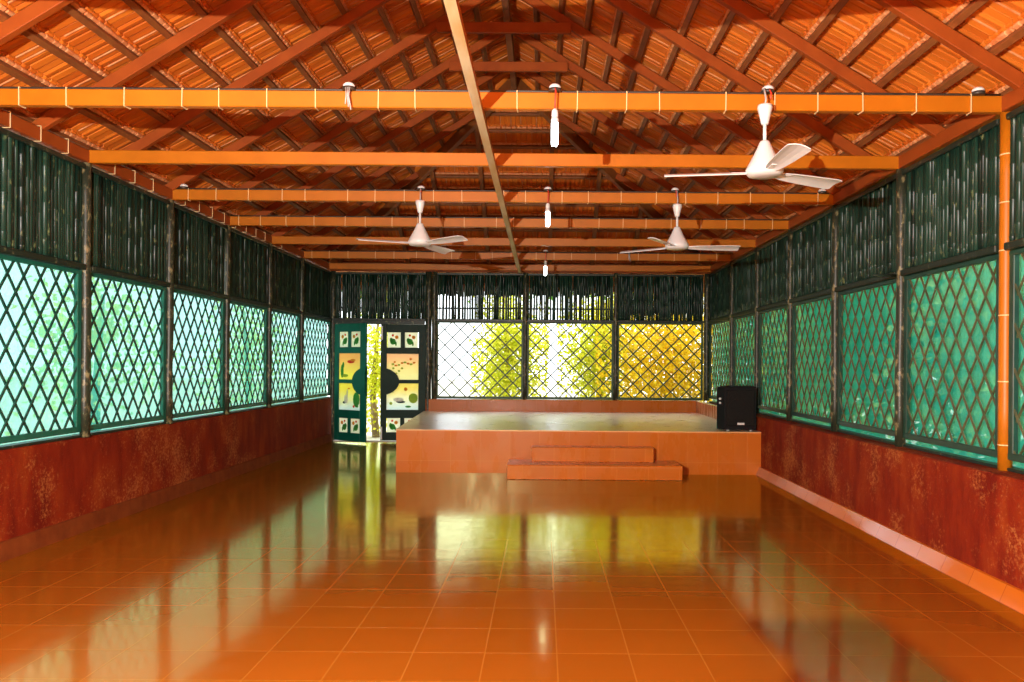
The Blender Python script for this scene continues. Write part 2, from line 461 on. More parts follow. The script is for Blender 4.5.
# ---- roof slopes
def slope_pt(side, s, y, n):
    h = s * CA - n * SA
    z = Z0 + s * SA + n * CA
    if side == 'L': return Vector((XL + h, y, z))
    if side == 'R': return Vector((XR - h, y, z))
    return Vector((y, YB - h, z))                  # hip: y is the x coordinate
BAT_S, TILE_W = 0.338, 0.25
S_LEN = HALF / CA
RAF_T, BAT_T = 0.095, 0.060
def limits(side, s, n):
    h = s * CA - n * SA
    if side == 'H': return (XL + h, XR - h)
    return (YF - .3, YB - h)
PROFILE = [(0.0, 0.004), (0.058, 0.000), (0.064, 0.024), (0.076, 0.024), (0.080, 0.006), (0.100, -0.004), (0.150, 0.004), (0.156, 0.026), (0.168, 0.026), (0.172, 0.004), (0.232, 0.000), (0.238, 0.022), (0.250, 0.022), (0.256, 0.010)]
def roof_slope(name, side, label):
    mb = MB()
    lo = limits(side, -.6, 0)
    n_course = int(S_LEN / BAT_S) + 3
    for c in range(-2 if side == 'R' else -3, n_course):
        s0, s1 = c * BAT_S + .02, (c + 1) * BAT_S + .075
        n0, n1 = RAF_T + BAT_T + .030, RAF_T + BAT_T + .004
        nmax = S_LEN + (RAF_T + BAT_T) * SA / CA
        if s0 > nmax: break
        s1 = min(s1, nmax)
        y = lo[0]
        while y < lo[1]:
            # one tile, its underside and its lower edge
            vs = []
            for (s, n) in ((s0, n0), (s1, n1)):
                a, b = limits(side, s, n)
                for (py, ph) in PROFILE:
                    yy = min(max(y + py * TILE_W / .25, a), b)
                    vs.append(slope_pt(side, s, yy, n + ph * (1.0 if s == s0 else .75)))
            a, b = limits(side, s0, n0)
            if y + TILE_W > a and y < b:
                k = len(PROFILE)
                top = [p + Vector((0, 0, .014)) for p in vs]
                fs = [(i, i + 1, k + i + 1, k + i) for i in range(k - 1)]
                fs += [(2 * k + i, 3 * k + i, 3 * k + i + 1, 2 * k + i + 1) for i in range(k - 1)]
                fs += [(i, 2 * k + i, 2 * k + i + 1, i + 1) for i in range(k - 1)]
                fs += [(k + i, k + i + 1, 3 * k + i + 1, 3 * k + i) for i in range(k - 1)]
                mb.add(vs + top, fs, 0)
                # pale bars on some tile joints, colouring in edges that catch light
                if random.random() < .6:
                    yl = y + random.choice((.070, .162, .246))
                    qa, qb = limits(side, s1, n1)
                    if qa + .03 < yl < qb - .03:
                        e0 = random.uniform(0, .25)
                        p0 = slope_pt(side, s0 + (s1 - s0) * e0, yl, n0 + (n1 - n0) * e0 - .003)
                        p1 = slope_pt(side, s1 - .03, yl, n1 - .003)
                        mb.bar(p0, p1, .010, .009, mi=1)
                # lugs hooked over the batten
                for ly in (.045, .125, .21):
                    p = slope_pt(side, (c + 1) * BAT_S + .040, y + ly, RAF_T + BAT_T - .004)
                    q = limits(side, (c + 1) * BAT_S + .04, RAF_T)
                    if q[0] + .05 < y + ly < q[1] - .05 and (c + 1) * BAT_S < S_LEN - .1:
                        ax = {'L': (CA, 0, SA), 'R': (-CA, 0, SA), 'H': (0, -CA, SA)}[side]
                        ay = (0, 1, 0) if side != 'H' else (1, 0, 0)
                        az = Vector(ax).cross(Vector(ay))
                        mb.frame_box(p, ax, ay, az, .013 + random.random() * .008, random.uniform(.030, .050), .015, 1, .008)
            y += TILE_W
    tag(obj(name, mb, [M['roof'], M['lug_lit_joint']]), label, 'roof', kind='structure')
roof_slope('ceiling_left', 'L', 'orange clay tile underside of the left roof slope')
roof_slope('ceiling_right', 'R', 'orange clay tile underside of the right roof slope')
roof_slope('ceiling_back', 'H', 'orange clay tile underside of the hipped far roof end')
# ridge and hip capping tiles close the joints from above
mb = MB()
zr = Z0 + HALF * .62 + (RAF_T + BAT_T + .05) / CA + .05
apex = Vector((XC, YB - HALF, zr))
mb.tube([(XC, YF - .3, zr), apex], .13, 12)
for sx in (XL, XR):
    end = Vector((sx, YB, Z0 + (RAF_T + BAT_T + .05) / CA))
    mb.tube([apex, end + (end - apex).normalized() * .5], .13, 12)
tag(obj('ceiling_ridge', mb, M['roof']), 'clay ridge and hip capping along the roof joints', 'roof', kind='structure')

# ------------------------------------------------------------------ roof timbers
# tie beams
BEAM_LAB = ['out of sight above the camera', 'sixth', 'fifth', 'fourth', 'third', 'second', 'first', None]
STRAPPED = {1, 3, 4, 6}
strap_proto = {}
def add_straps(parent, x0, x1, y, step, w=.032, first=0.12):
    """cable straps round a beam that runs along x at depth y"""
    n = 0; x = x0 + first
    while x < x1 - .05:
        if 'beam' not in strap_proto:
            m = MB(); t = .006
            zc = 0.0
            h0, h1 = BEAM_ZB - .004, BEAM_ZT + .008
            hw = w + .004
            m.bar((0, -hw, h0), (0, -hw, h1), .006, t); m.bar((0, hw, h0), (0, hw, h1), .006, t)
            m.bar((0, -hw, h0), (0, hw, h0), .006, t); m.bar((0, -hw, h1), (0, hw, h1), .006, t)
            o = obj('cable_strap', m, M['strap'], None)
            strap_proto['beam'] = o.data
            o.parent = parent
        else:
            o = bpy.data.objects.new('cable_strap', strap_proto['beam']); col.objects.link(o); o.parent = parent
        o.location = Vector((x + random.uniform(-.012, .012), y, 0)) - wloc(parent)
        o.rotation_euler = (0, random.uniform(-.02, .02), random.uniform(-.1, .1))
        x += step; n += 1
    return n
for i, y in enumerate(BEAM_Y):
    x0, x1 = XL - .05, XR + .05
    base = (XC, y, BEAM_ZB)
    if i == 0: lab = 'plain orange tie beam nearest the photographer, above the near bay'
    elif i == 7: lab = 'darker orange tie beam directly above the far bamboo wall'
    else: lab = 'orange tie beam %s from the far wall beam%s' % (ORD[6 - i], ', banded with pale cable straps' if i in STRAPPED else ', without straps')
    b = empty('tie_beam', base, lab, 'beam', 'orange tie beams across the hall', 'thing')
    m = MB(); m.box((x0, y - .032, BEAM_ZB), (x1, y + .032, BEAM_ZT), bev=.006)
    obj('timber', m, M['beam'], b)
    if i in STRAPPED:
        add_straps(b, x0 + .1, x1, y, .351 if i != 4 else .335)
        m = MB()
        pts = [(x0 + .1 + (x1 - x0 - .2) * k / 24, y - .018 + random.uniform(-.006, .006), BEAM_ZT + .008) for k in range(25)]
        m.tube(pts, .009, 6)
        tag(obj('electric_cable', m, M['cable'], loc=(XC, y, BEAM_ZT)), 'dark electric cable lying along the %s strapped beam from the far wall' % ORD[{6: 0, 4: 1, 3: 2, 1: 3}[i]],
            'cable', 'cables on the strapped beams')
# wall plates
for side, x in (('left', XL), ('right', XR)):
    p = empty('wall_plate', (x, 6.5, BEAM_ZB), 'red brown timber plate on top of the %s wall posts' % side, 'beam')
    m = MB(); m.box((x - .05, YF, BEAM_ZB + .002), (x + .05, YB, BEAM_ZT - .004), bev=.006); obj('timber', m, M['plate'], p)
    if side == 'left':
        y = 4.2; me = None
        while y < 12.5:
            if min(abs(y - b) for b in BEAM_Y) > .12:
                if me is None:
                    mm = MB(); hw = .055; h0, h1 = BEAM_ZB - .004, BEAM_ZT + .006
                    mm.bar((-hw, 0, h0), (-hw, 0, h1), .007, .005); mm.bar((hw, 0, h0), (hw, 0, h1), .007, .005)
                    mm.bar((-hw, 0, h0), (hw, 0, h0), .007, .005); mm.bar((-hw, 0, h1), (hw, 0, h1), .007, .005)
                    o = obj('cable_strap', mm, M['strap']); me = o.data
                else:
                    o = bpy.data.objects.new('cable_strap', me); col.objects.link(o)
                o.parent = p; o.location = Vector((x, y, 0)) - wloc(p)
            y += .37
pb = MB(); pb.box((XL, YB - .05, BEAM_ZB), (XR, YB + .06, BEAM_ZT), bev=.006)
tag(obj('wall_plate', pb, M['plate'], loc=(XC, YB, BEAM_ZB)), 'red brown timber plate on top of the far bamboo wall', 'beam')
# the long runner under the tie beams
m = MB(); m.box((XC - .034, 2.4, BEAM_ZB - .010), (XC + .026, YB - .30, BEAM_ZB - .001))
m.box((XC - .034, 2.4, BEAM_ZB - .052), (XC + .026, YB - .30, BEAM_ZB - .010), 0)
m.m = [1] * 6 + [1] * 6
m.m[6 + 4] = 0
tag(obj('runner_beam', m, [M['runner'], M['beam']], loc=(XC, 9, BEAM_ZB)), 'long runner with a pale underside below the tie beams along the hall', 'beam', kind='thing')
# ridge pole
m = MB(); zr2 = Z0 + HALF * .62
m.box((XC - .04, 2.0, zr2 - .10), (XC + .04, YB - HALF + .1, zr2 + .05), bev=.005)
tag(obj('ridge_beam', m, M['batten'], loc=(XC, 8, zr2)), 'dark ridge beam running along the top of the roof', 'beam', kind='thing')

# rafters: one on each beam line and one halfway; shorter ones beside the hip
RY = [3.07 + 1.13 * k for k in range(11)]
n_r = len(RY)
for side, nm in (('L', 'left'), ('R', 'right')):
    for i, y in enumerate(RY):
        s_end = min(S_LEN - .05, (YB - .08 - y) / CA)
        m = MB()
        a, b = slope_pt(side, -.42 if side == 'R' else -.85, y, RAF_T / 2), slope_pt(side, s_end, y, RAF_T / 2)
        nv = slope_pt(side, 0, 0, 1) - slope_pt(side, 0, 0, 0)
        m.bar(a, b, .060, RAF_T, up=nv, bev=.005)
        tag(obj('rafter', m, M['rafter'], loc=slope_pt(side, 0, y, 0)), 'red brown rafter, %s from the far wall on the %s roof slope' % (ORD[n_r - 1 - i], nm), 'rafter', 'rafters of the %s roof slope' % nm)
# hip rafters
for sx, nm in ((XL, 'left'), (XR, 'right')):
    m = MB()
    a = Vector((sx, YB, Z0 + .03)); b = Vector((XC, YB - HALF, Z0 + HALF * .62 + .03))
    m.bar(a, b, .085, .17, bev=.005)
    tag(obj('hip_rafter', m, M['batten'], loc=a), 'dark hip rafter rising from the %s far corner' % nm, 'rafter')
for i, dx in enumerate((-2.2, -1.45, -.62, .58, 1.4, 2.2)):
    h = HALF - abs(dx)
    m = MB()
    a, b = slope_pt('H', -.85, XC + dx, RAF_T / 2), slope_pt('H', h / CA - .08, XC + dx, RAF_T / 2)
    nv = slope_pt('H', 0, 0, 1) - slope_pt('H', 0, 0, 0)
    m.bar(a, b, .07, RAF_T, up=nv, bev=.005)
    tag(obj('jack_rafter', m, M['batten'], loc=slope_pt('H', 0, XC + dx, 0)), 'short dark rafter under the hipped far end, %s from its left side' % ORD[i], 'rafter', 'short rafters of the hipped end')
# collar ties
for i, (y, zc) in enumerate(((RY[5], EYE + 3.665), (RY[6], EYE + 3.665))):
    m = MB(); hw = .745
    m.box((XC - hw, y - .085, zc), (XC + hw, y - .032, zc + .115), bev=.005)
    tag(obj('collar_tie', m, M['rafter'], loc=(XC, y, zc)), '%s horizontal collar tie joining rafters below the ridge' % ('nearer and higher looking' if i == 0 else 'farther'), 'beam')
# battens
nb = int(S_LEN / BAT_S) + 1
for side, nm in (('L', 'left'), ('R', 'right'), ('H', 'far hipped')):
    for c in range(nb + 1):
        s = c * BAT_S
        if s > S_LEN - .06: break
        n = RAF_T + BAT_T / 2
        a_, b_ = limits(side, s, n)
        if side != 'H': a_ = YF
        if b_ - a_ < .25: break
        m = MB()
        nv = slope_pt(side, 0, 0, 1) - slope_pt(side, 0, 0, 0)
        m.bar(slope_pt(side, s, a_ + .03, n), slope_pt(side, s, b_ - .03, n), .052, BAT_T, up=nv, bev=.004)
        mid = slope_pt(side, s, (a_ + b_) / 2, n)
        tag(obj('roof_batten', m, M['batten'], loc=mid), 'narrow roof batten under the tiles, %s above the wall on the %s slope' % (ORD[c], nm), 'batten', 'battens of the %s slope' % nm)

# ------------------------------------------------------------------ wall bays
# a wall frame maps (u along the wall, w outward, z) to the world
def frame(side):
    if side == 'left': return lambda u, w, z: Vector((XL - w, u, z))
    if side == 'right': return lambda u, w, z: Vector((XR + w, u, z))
    return lambda u, w, z: Vector((u, YB + .04 + w, z))
def axes(side):
    if side in ('left', 'right'): return Vector((0, 1, 0)), Vector((-1 if side == 'left' else 1, 0, 0))
    return Vector((1, 0, 0)), Vector((0, 1, 0))
PAN_Z0, PAN_Z1 = 2.42, BEAM_ZB - .01
LAT_Z0, LAT_Z1 = 0.90, 2.37

def cane(mb, F, u, w, z0, z1, r, lean=0.0):
    n = max(3, int((z1 - z0) / .16)); pts, rad = [], []
    ph = random.uniform(.1, .3); zz = z0
    zs = [z0]
    z = z0 + ph * .6
    while z < z1 - .03:
        zs += [z - .008, z, z + .008]; z += random.uniform(.22, .32)
    zs.append(z1)
    for z in zs:
        t = (z - z0) / (z1 - z0)
        pts.append(F(u + lean * t, w, z)); rad.append(r)
    k = 2
    while k < len(zs) - 1:
        rad[k] = r * 1.13; k += 3
    mb.tube(pts, rad, 8)

def bamboo_panel(side, u0, u1, label, sparse=False, z1=None):
    F = frame(side); U, W = axes(side)
    zt = z1 or PAN_Z1
    e = empty('bamboo_screen', F((u0 + u1) / 2, 0, PAN_Z0), label, 'bamboo panel', 'bamboo panels above the lattice screens')
    m = MB()
    u = u0 + .002
    while u < u1 - .02:
        r = random.uniform(.017, .029)
        gap = random.uniform(-.008, .001)
        if sparse: gap = random.choice(((-.008, -.004, -.002, 0, .003, .008), (-.003, .0, .003, .008, .014, .02))[sparse - 1]); r = random.uniform(.014, .024)
        u += r
        if u + r > u1 + .012: break
        cane(m, F, u, .012 + random.uniform(-.006, .012), PAN_Z0 - .02 + random.uniform(-.012, 0), zt - random.uniform(0, .03), r, random.uniform(-.012, .012))
        u += r + gap
    if sparse:                                          # a second layer of canes behind: full height or only above the gappy strip
        zlow = 2.90 if sparse == 2 else 2.55
        u = u0
        while u < u1 - .02:
            r = random.uniform(.016, .024); u += r
            cane(m, F, u, .072, zlow + random.uniform(-.03, .03), zt - .02, r, random.uniform(-.01, .01))
            u += r + random.choice((-.004, 0, .002, .006))
    obj('cane_infill', m, M['bamboo'], e)
    m = MB(); m.bar(F(u0, -.005, PAN_Z0 - .02), F(u1, -.005, PAN_Z0 - .02), .075, .055, bev=.008); obj('bottom_rail', m, M['rail'], e)
    m = MB(); m.bar(F(u0, -.018, zt - .03), F(u1, -.018, zt - .03), .03, .045, bev=.008); obj('top_rail', m, M['rail'], e)
    if sparse:
        m = MB(); m.tube([F(u0, .04, PAN_Z0 + .22), F(u1, .04, PAN_Z0 + .225)], .016, 8); obj('cross_rail', m, M['rail'], e)
    return e

def clip_seg(p, q, lo, hi):
    (x0, y0), (x1, y1) = p, q
    t0, t1 = 0.0, 1.0; dx, dy = x1 - x0, y1 - y0
    for pp, qq in ((-dx, x0 - lo[0]), (dx, hi[0] - x0), (-dy, y0 - lo[1]), (dy, hi[1] - y0)):
        if abs(pp) < 1e-9:
            if qq < 0: return None
        else:
            r = qq / pp
            if pp < 0: t0 = max(t0, r)
            else: t1 = min(t1, r)
    if t0 >= t1: return None
    return (x0 + dx * t0, y0 + dy * t0), (x0 + dx * t1, y0 + dy * t1)

def lattice_screen(side, u0, u1, label, pu, pz, net=True, frame_mat='teal', lat_mat='dark_green', z0=LAT_Z0, z1=LAT_Z1, gap=0.0, fw=.06, sw=.019):
    F = frame(side); U, W = axes(side)
    e = empty('lattice_screen', F((u0 + u1) / 2, 0, z0), label, 'lattice screen', 'lattice screens between the posts')
    m = MB()
    m.bar(F(u0 + fw / 2, .02, z0), F(u0 + fw / 2, .02, z1), .04, fw, up=U, bev=.005)
    m.bar(F(u1 - fw / 2, .02, z0), F(u1 - fw / 2, .02, z1), .04, fw, up=U, bev=.005)
    m.bar(F(u0, .02, z0 + .025), F(u1, .02, z0 + .025), .045, .05, bev=.005)
    m.bar(F(u0, .02, z1 - .018), F(u1, .02, z1 - .018), .045, .036, bev=.005)
    obj('frame', m, M[frame_mat], e)
    m = MB()
    lo, hi = (u0 + .02, z0 + .02), (u1 - .02, z1 - .02)
    H = hi[1] - lo[1]; run = H * pu / pz
    for d, w in ((1, .010), (-1, .026)):
        k = -int(run / pu) - 2
        while True:
            us = lo[0] + k * pu + random.uniform(-.008, .008)
            if us > hi[0] + run + pu: break
            a = (us, lo[1]); b = (us + d * run, hi[1])
            seg = clip_seg(a, b, lo, hi)
            if seg:
                (a0, a1), (b0, b1) = seg
                if math.hypot(b0 - a0, b1 - a1) > .04:
                    m.bar(F(a0, w, a1), F(b0, w, b1), sw, .012, up=W)
            k += 1
    obj('lattice', m, M[lat_mat], e)
    if net:
        m = MB(); nu, nz = 14, 10
        zb = SILL - .05 + gap
        vs = [];
        for j in range(nz + 1):
            for i in range(nu + 1):
                uu = u0 - .055 + (u1 - u0 + .11) * i / nu; zz = zb + (z1 - zb) * j / nz
                vs.append(F(uu, .085 + random.uniform(-.008, .010), zz))
        m.add(vs, [(j * (nu + 1) + i, j * (nu + 1) + i + 1, (j + 1) * (nu + 1) + i + 1, (j + 1) * (nu + 1) + i) for j in range(nz) for i in range(nu)], 0, True)
        obj('shade_net', m, M['net'], e)
    return e

def post(side, u, z0, z1, r, label, mat='post', w=-.005):
    F = frame(side)
    m = MB(); pts, rad = [], []
    n = 9
    for k in range(n + 1):
        z = z0 + (z1 - z0) * k / n
        pts.append(F(u + random.uniform(-.006, .006), w + random.uniform(-.004, .004), z)); rad.append(r * random.uniform(.94, 1.05))
    m.tube(pts, rad, 12)
    return tag(obj('post', m, M[mat], loc=F(u, w, z0)), label, 'post', 'posts of the hall')

side_y = BEAM_Y[:]                                   # 3.5 .. 15.14
nb_ = len(side_y) - 1
for side in ('left', 'right'):
    for i in range(nb_):
        y0, y1 = side_y[i] + .05, (side_y[i + 1] - .05 if i < nb_ - 1 else YB + .02)
        k = nb_ - 1 - i
        where = '%s from the far corner on the %s wall' % (ORD[k], side)
        bamboo_panel(side, y0, y1, 'dark green bamboo panel %s' % where)
        look = 'backlit pale cyan lattice screen' if side == 'left' else 'green netted diamond lattice screen'
        lattice_screen(side, y0, y1, '%s %s' % (look, where), .205, .295, gap=0.0, sw=(.019 if side == 'left' else .014),
                       frame_mat='teal' if side == 'left' else 'dark_green', lat_mat='dark_green' if side == 'left' else 'cane_slat')
    for i, y in enumerate(side_y[:-1]):
        k = nb_ - 1 - i
        if side == 'right' and i == 1: continue
        post(side, y, SILL - (.03 if side == 'right' else 0), BEAM_ZB, .046 if i < 4 else .04, 'weathered dark round post, %s from the far corner on the %s wall' % (ORD[k], side))
# the orange round column at the first strapped beam
pc = empty('column', (XR + .012, BEAM_Y[1], SILL - .03), 'orange painted round column with pale straps on the right wall', 'column', None, 'thing')
m = MB(); m.tube([(XR + .012, BEAM_Y[1], SILL - .03 + (BEAM_ZB - SILL + .03) * k / 6) for k in range(7)], .047, 20); obj('shaft', m, M['beam'], pc)
for z in (1.0, 1.45, 1.92, 2.38, 2.72, 3.06):
    m = MB(); m.tube([(XR + .012, BEAM_Y[1], z - .004), (XR + .012, BEAM_Y[1], z + .004)], .0495, 20); obj('cable_strap', m, M['strap'], pc)
# sill rails
for side, z in (('left', SILL), ('right', SILL - .03)):
    F = frame(side); m = MB()
    m.bar(F(3.5, .06, z + .012), F(YB, .06, z + .012), .12, .024, bev=.005)
    tag(obj('sill_rail', m, M['rail'], loc=F(9, .06, z)), 'dark timber sill rail on top of the %s red wall' % side, 'rail')
# wooden peg on the right wall
m = MB(); m.tube([(XR - .05, 7.15, 2.385), (XR - .30, 7.05, 2.375)], .011, 8)
tag(obj('wooden_peg', m, M['rail'], loc=(XR - .05, 7.15, 2.385)), 'thin wooden peg sticking out of a right wall post', 'peg')

# far wall: posts, lattice screens, bamboo
BX = [-2.15, -.355, 1.43, 3.20]
for i in range(3):
    u0, u1 = BX[i] + .035, BX[i + 1] - .035
    nm = ['beside the door', 'in the middle of the far wall', 'beside the right far corner'][i]
    lk = ['white and lime', 'white and green', 'golden yellow'][i]
    lattice_screen('back', u0, u1, 'open lattice screen with %s view %s' % (lk, nm), .30, .30, net=False, frame_mat='back_lattice', lat_mat='back_lattice', z0=.85, z1=2.385, fw=.04, sw=.024)
    bamboo_panel('back', u0, u1, 'gappy dark bamboo panel above the lattice screen %s' % nm, sparse=(2, 2, 1)[i])
    post('back', BX[i], .845 if i else 0.845, BEAM_ZB, .055 if i == 0 else .045, 'dark post between %s on the far wall' % ['the door and the lattice screens', 'the white lime and white green screens', 'the white green and golden screens'][i])
post('back', BX[0] - .115, 0, BEAM_ZB, .062, 'dark full height post at the door side of the far wall')
post('back', BX[3] + .035, .845, BEAM_ZB, .062, 'dark corner post at the right end of the far wall')
post('back', XL + .04, 0, BEAM_ZB, .05, 'dark corner post at the hinge side of the far door')
bamboo_panel('back', XL + .05, BX[0] - .17, 'dark bamboo panel above the painted double door', sparse=1)

# ------------------------------------------------------------------ the painted double door
def pane_mat(name, stops, motif_noise):
    t = NT(name)
    tc = t.n('ShaderNodeTexCoord'); sp = t.n('ShaderNodeSeparateXYZ')
    t.l(tc.outputs['Generated'], sp.inputs[0])
    n = t.noise(t.coord('Object', (6, 6, 9)), 1.5, 4, 0.6)
    ad = t.n('ShaderNodeMath', operation='MULTIPLY_ADD'); ad.inputs[1].default_value = motif_noise; t.l(n, ad.inputs[0]); t.l(sp.outputs['Z'], ad.inputs[2])
    c = t.ramp(ad.outputs[0], stops)
    d = t.n('ShaderNodeBsdfDiffuse'); tr = t.n('ShaderNodeBsdfTranslucent')
    t.l(c, d.inputs['Color']); t.l(c, tr.inputs['Color'])
    m = t.n('ShaderNodeMixShader'); m.inputs[0].default_value = .65
    t.l(d.outputs[0], m.inputs[1]); t.l(tr.outputs[0], m.inputs[2]); t.l(m.outputs[0], t.out.inputs['Surface'])
    return t.mat
M['pane_cream'] = pane_mat('cream_pane', [(0.1, (0.88, 0.92, 0.80)), (0.9, (0.92, 0.92, 0.80))], .1)
M['pane_sunset'] = pane_mat('sunset_pane', [(0.25, (0.95, 0.92, 0.26)), (0.6, (0.95, 0.82, 0.30)), (0.95, (0.95, 0.66, 0.30))], .25)
M['pane_blush'] = pane_mat('blush_pane', [(0.25, (0.95, 0.93, 0.62)), (0.6, (0.95, 0.86, 0.52)), (1.0, (0.95, 0.70, 0.48))], .25)
M['pane_pond'] = pane_mat('pond_pane', [(0.2, (0.80, 0.92, 0.93)), (0.5, (0.90, 0.92, 0.60)), (0.9, (0.93, 0.86, 0.20))], .25)
M['pane_pond2'] = pane_mat('pale_pond_pane', [(0.2, (0.80, 0.92, 0.93)), (0.55, (0.92, 0.93, 0.75)), (0.95, (0.93, 0.84, 0.35))], .25)
def paint(name, c): 
    t = NT(name); v = t.coord('Object'); n = t.noise(v, 20)
    cc = t.ramp(n, [(0.3, tuple(x * .8 for x in c)), (0.7, c)])
    d = t.n('ShaderNodeBsdfDiffuse'); tr = t.n('ShaderNodeBsdfTranslucent')
    t.l(cc, d.inputs['Color']); t.l(cc, tr.inputs['Color'])
    m = t.n('ShaderNodeMixShader'); m.inputs[0].default_value = .5
    t.l(d.outputs[0], m.inputs[1]); t.l(tr.outputs[0], m.inputs[2]); t.l(m.outputs[0], t.out.inputs['Surface']); return t.mat
PAINT = [paint('flower_red', (0.80, 0.10, 0.06)), paint('leaf_paint', (0.10, 0.45, 0.10)), paint('flower_orange', (0.85, 0.38, 0.06)),
         paint('deep_blue', (0.03, 0.06, 0.10)), paint('white_paint', (0.9, 0.9, 0.88)), paint('lime_paint', (0.45, 0.62, 0.10))]

def door_leaf(name, hinge, ang, mirror, label, mat):
    """leaf in local (a along the leaf from the hinge, z, t towards the room); hinge world (x,y); ang turns it"""
    W_, H_, T_ = .875, 2.275, .04
    d = Vector((math.cos(ang), math.sin(ang), 0)) * (1 if not mirror else -1)
    if mirror: d = Vector((-math.cos(ang), math.sin(ang), 0))
    tn = Vector((d.y, -d.x, 0))
    if tn.y > 0: tn = -tn
    hx = Vector((hinge[0], hinge[1], 0))
    P = lambda a, t, z: hx + d * a + tn * t + Vector((0, 0, z))
    e = empty(name, (hinge[0], hinge[1], .03), label, 'door', kind='structure')
    def bx(m, a0, a1, z0, z1, t0, t1, mi=0, bev=.004):
        m.frame_box(P((a0 + a1) / 2, (t0 + t1) / 2, (z0 + z1) / 2), d, tn, (0, 0, 1), abs(a1 - a0) / 2, abs(t1 - t0) / 2, abs(z1 - z0) / 2, mi, bev)
    z0 = .03
    # openings (a0, a1, zlow, zhigh)
    free0, free1 = .14, .76                           # pane zone along the leaf, from hinge to free edge
    if mirror is False: free0, free1 = .12, .72
    mid = (free0 + free1) / 2
    rows = [(.16, .44), (.60, 1.12), (1.19, 1.70), (1.82, 2.12)]
    m = MB()
    bx(m, 0, free0, z0, z0 + H_, 0, T_); bx(m, free1, W_, z0, z0 + H_, 0, T_)
    prev = 0
    for lo, hi in rows + [(H_, H_)]:
        bx(m, free0, free1, z0 + prev, z0 + lo, 0, T_); prev = hi
    for lo, hi in (rows[0], rows[3]):
        bx(m, mid - .04, mid + .04, z0 + lo, z0 + hi, 0, T_)
    obj('leaf_frame', m, mat, e)
    # half round boss at the meeting stile
    m = MB(); c = P(W_, 0, z0 + 1.155); n = 18
    poly = [c + d * (-.36 * math.sin(math.pi * k / n)) + Vector((0, 0, -.27 * math.cos(math.pi * k / n))) for k in range(n + 1)]
    m.prism([p + tn * (-.005) for p in poly], tn, T_ + .02); 
    poly2 = [c + d * (-.24 * math.sin(math.pi * k / n)) + Vector((0, 0, -.18 * math.cos(math.pi * k / n))) for k in range(n + 1)]
    m.prism([p + tn * (T_ + .014) for p in poly2], tn, .012)
    obj('half_round_boss', m, mat, e)
    # panes
    def pane(a0, a1, lo, hi, mk, kind):
        m = MB(); bx(m, a0 - .005, a1 + .005, z0 + lo - .005, z0 + hi + .005, T_ * .35, T_ * .55, 0, 0)
        pn = obj('painted_pane', m, M[mk], e)
        q = MB(); t_ = T_ * .62; ca, cz = (a0 + a1) / 2, z0 + (lo + hi) / 2; w, h = (a1 - a0), (hi - lo)
        D = lambda a, z, r, mi, sx=1, sz=1: q.disc(P(ca + a * w, t_ + .001 * mi, cz + z * h), tn, r, .004, 12, mi, sx, sz)
        if kind == 'flower':
            D(-.18, .18, .035, 2); D(.12, .30, .022, 0); D(.10, -.12, .055, 1, 1, 1.1); D(.24, -.02, .03, 1, 1, 1.6); D(-.12, -.25, .028, 1, .6, 1.5)
        elif kind == 'sunset':
            D(.05, .18, .10, 0, 1, .32); D(.15, .24, .05, 2, 1.4, .5); D(-.35, -.18, .05, 1, .8, 2.6); D(-.30, .05, .03, 1, .8, 2); D(-.20, -.35, .05, 5, 1.6, .6)
        elif kind == 'branch':
            for k in range(8): D(-.36 + .095 * k, .16 - .05 * math.sin(k * 1.4) - .012 * k, .024, 5 if k % 2 else 2, 1.2, .8)
            for k in range(5): D(.02 + .09 * k, -.06 - .10 * (k % 3), .022, 5, 1.1, .9)
            D(-.25, .30, .025, 2); D(.25, .18, .022, 2)
        elif kind == 'heron':
            D(-.16, -.10, .055, 4, 1.0, 1.6); D(-.24, -.22, .035, 3, 1.2, .7); D(-.10, .14, .018, 4, .8, 4.0); D(-.03, .30, .022, 2, 1.5, .6); D(.32, -.10, .09, 1, 1.0, 1.6); D(.20, -.36, .025, 0); D(.34, -.36, .03, 1, 1.5, .6)
        elif kind == 'duck':
            D(.12, -.12, .07, 4, 1.5, .6); D(.05, -.20, .06, 3, 1.5, .4); D(-.34, -.06, .09, 5, 1.0, 1.1); D(-.10, .28, .035, 2); D(-.18, -.38, .035, 1, 1.6, .6); D(.36, -.26, .03, 5); D(.30, .22, .02, 5, .7, 2)
        obj('motif', q, PAINT, pn)
    for lo, hi in (rows[0], rows[3]):
        pane(free0 + .02, mid - .04, lo, hi, 'pane_cream', 'flower'); pane(mid + .04, free1 - .02, lo, hi, 'pane_cream', 'flower')
    if not mirror:
        pane(free0, free1, *rows[2], 'pane_sunset', 'sunset'); pane(free0, free1, *rows[1], 'pane_pond', 'heron')
    else:
        pane(free0, free1, *rows[2], 'pane_blush', 'branch'); pane(free0, free1, *rows[1], 'pane_pond2', 'duck')
    return e, P, bx
hx0 = XL + .115
door_leaf('door_1', (hx0, YB - .01), R(-34), False, 'teal painted door leaf standing half open with sunset and heron panes', M['door_teal'])
e2, P2, bx2 = door_leaf('door_2', (BX[0] - .155, YB - .03), R(-3), True, 'dark green door leaf with flower branch and duck panes', M['door_dark'])
for lo, hi in ((2.00, 2.27), (.05, .30)):
    m = MB(); bx2(m, .835, .865, lo, hi, .045, .065); tag(obj('bolt', m, M['white'], e2), 'white bolt on the meeting edge')
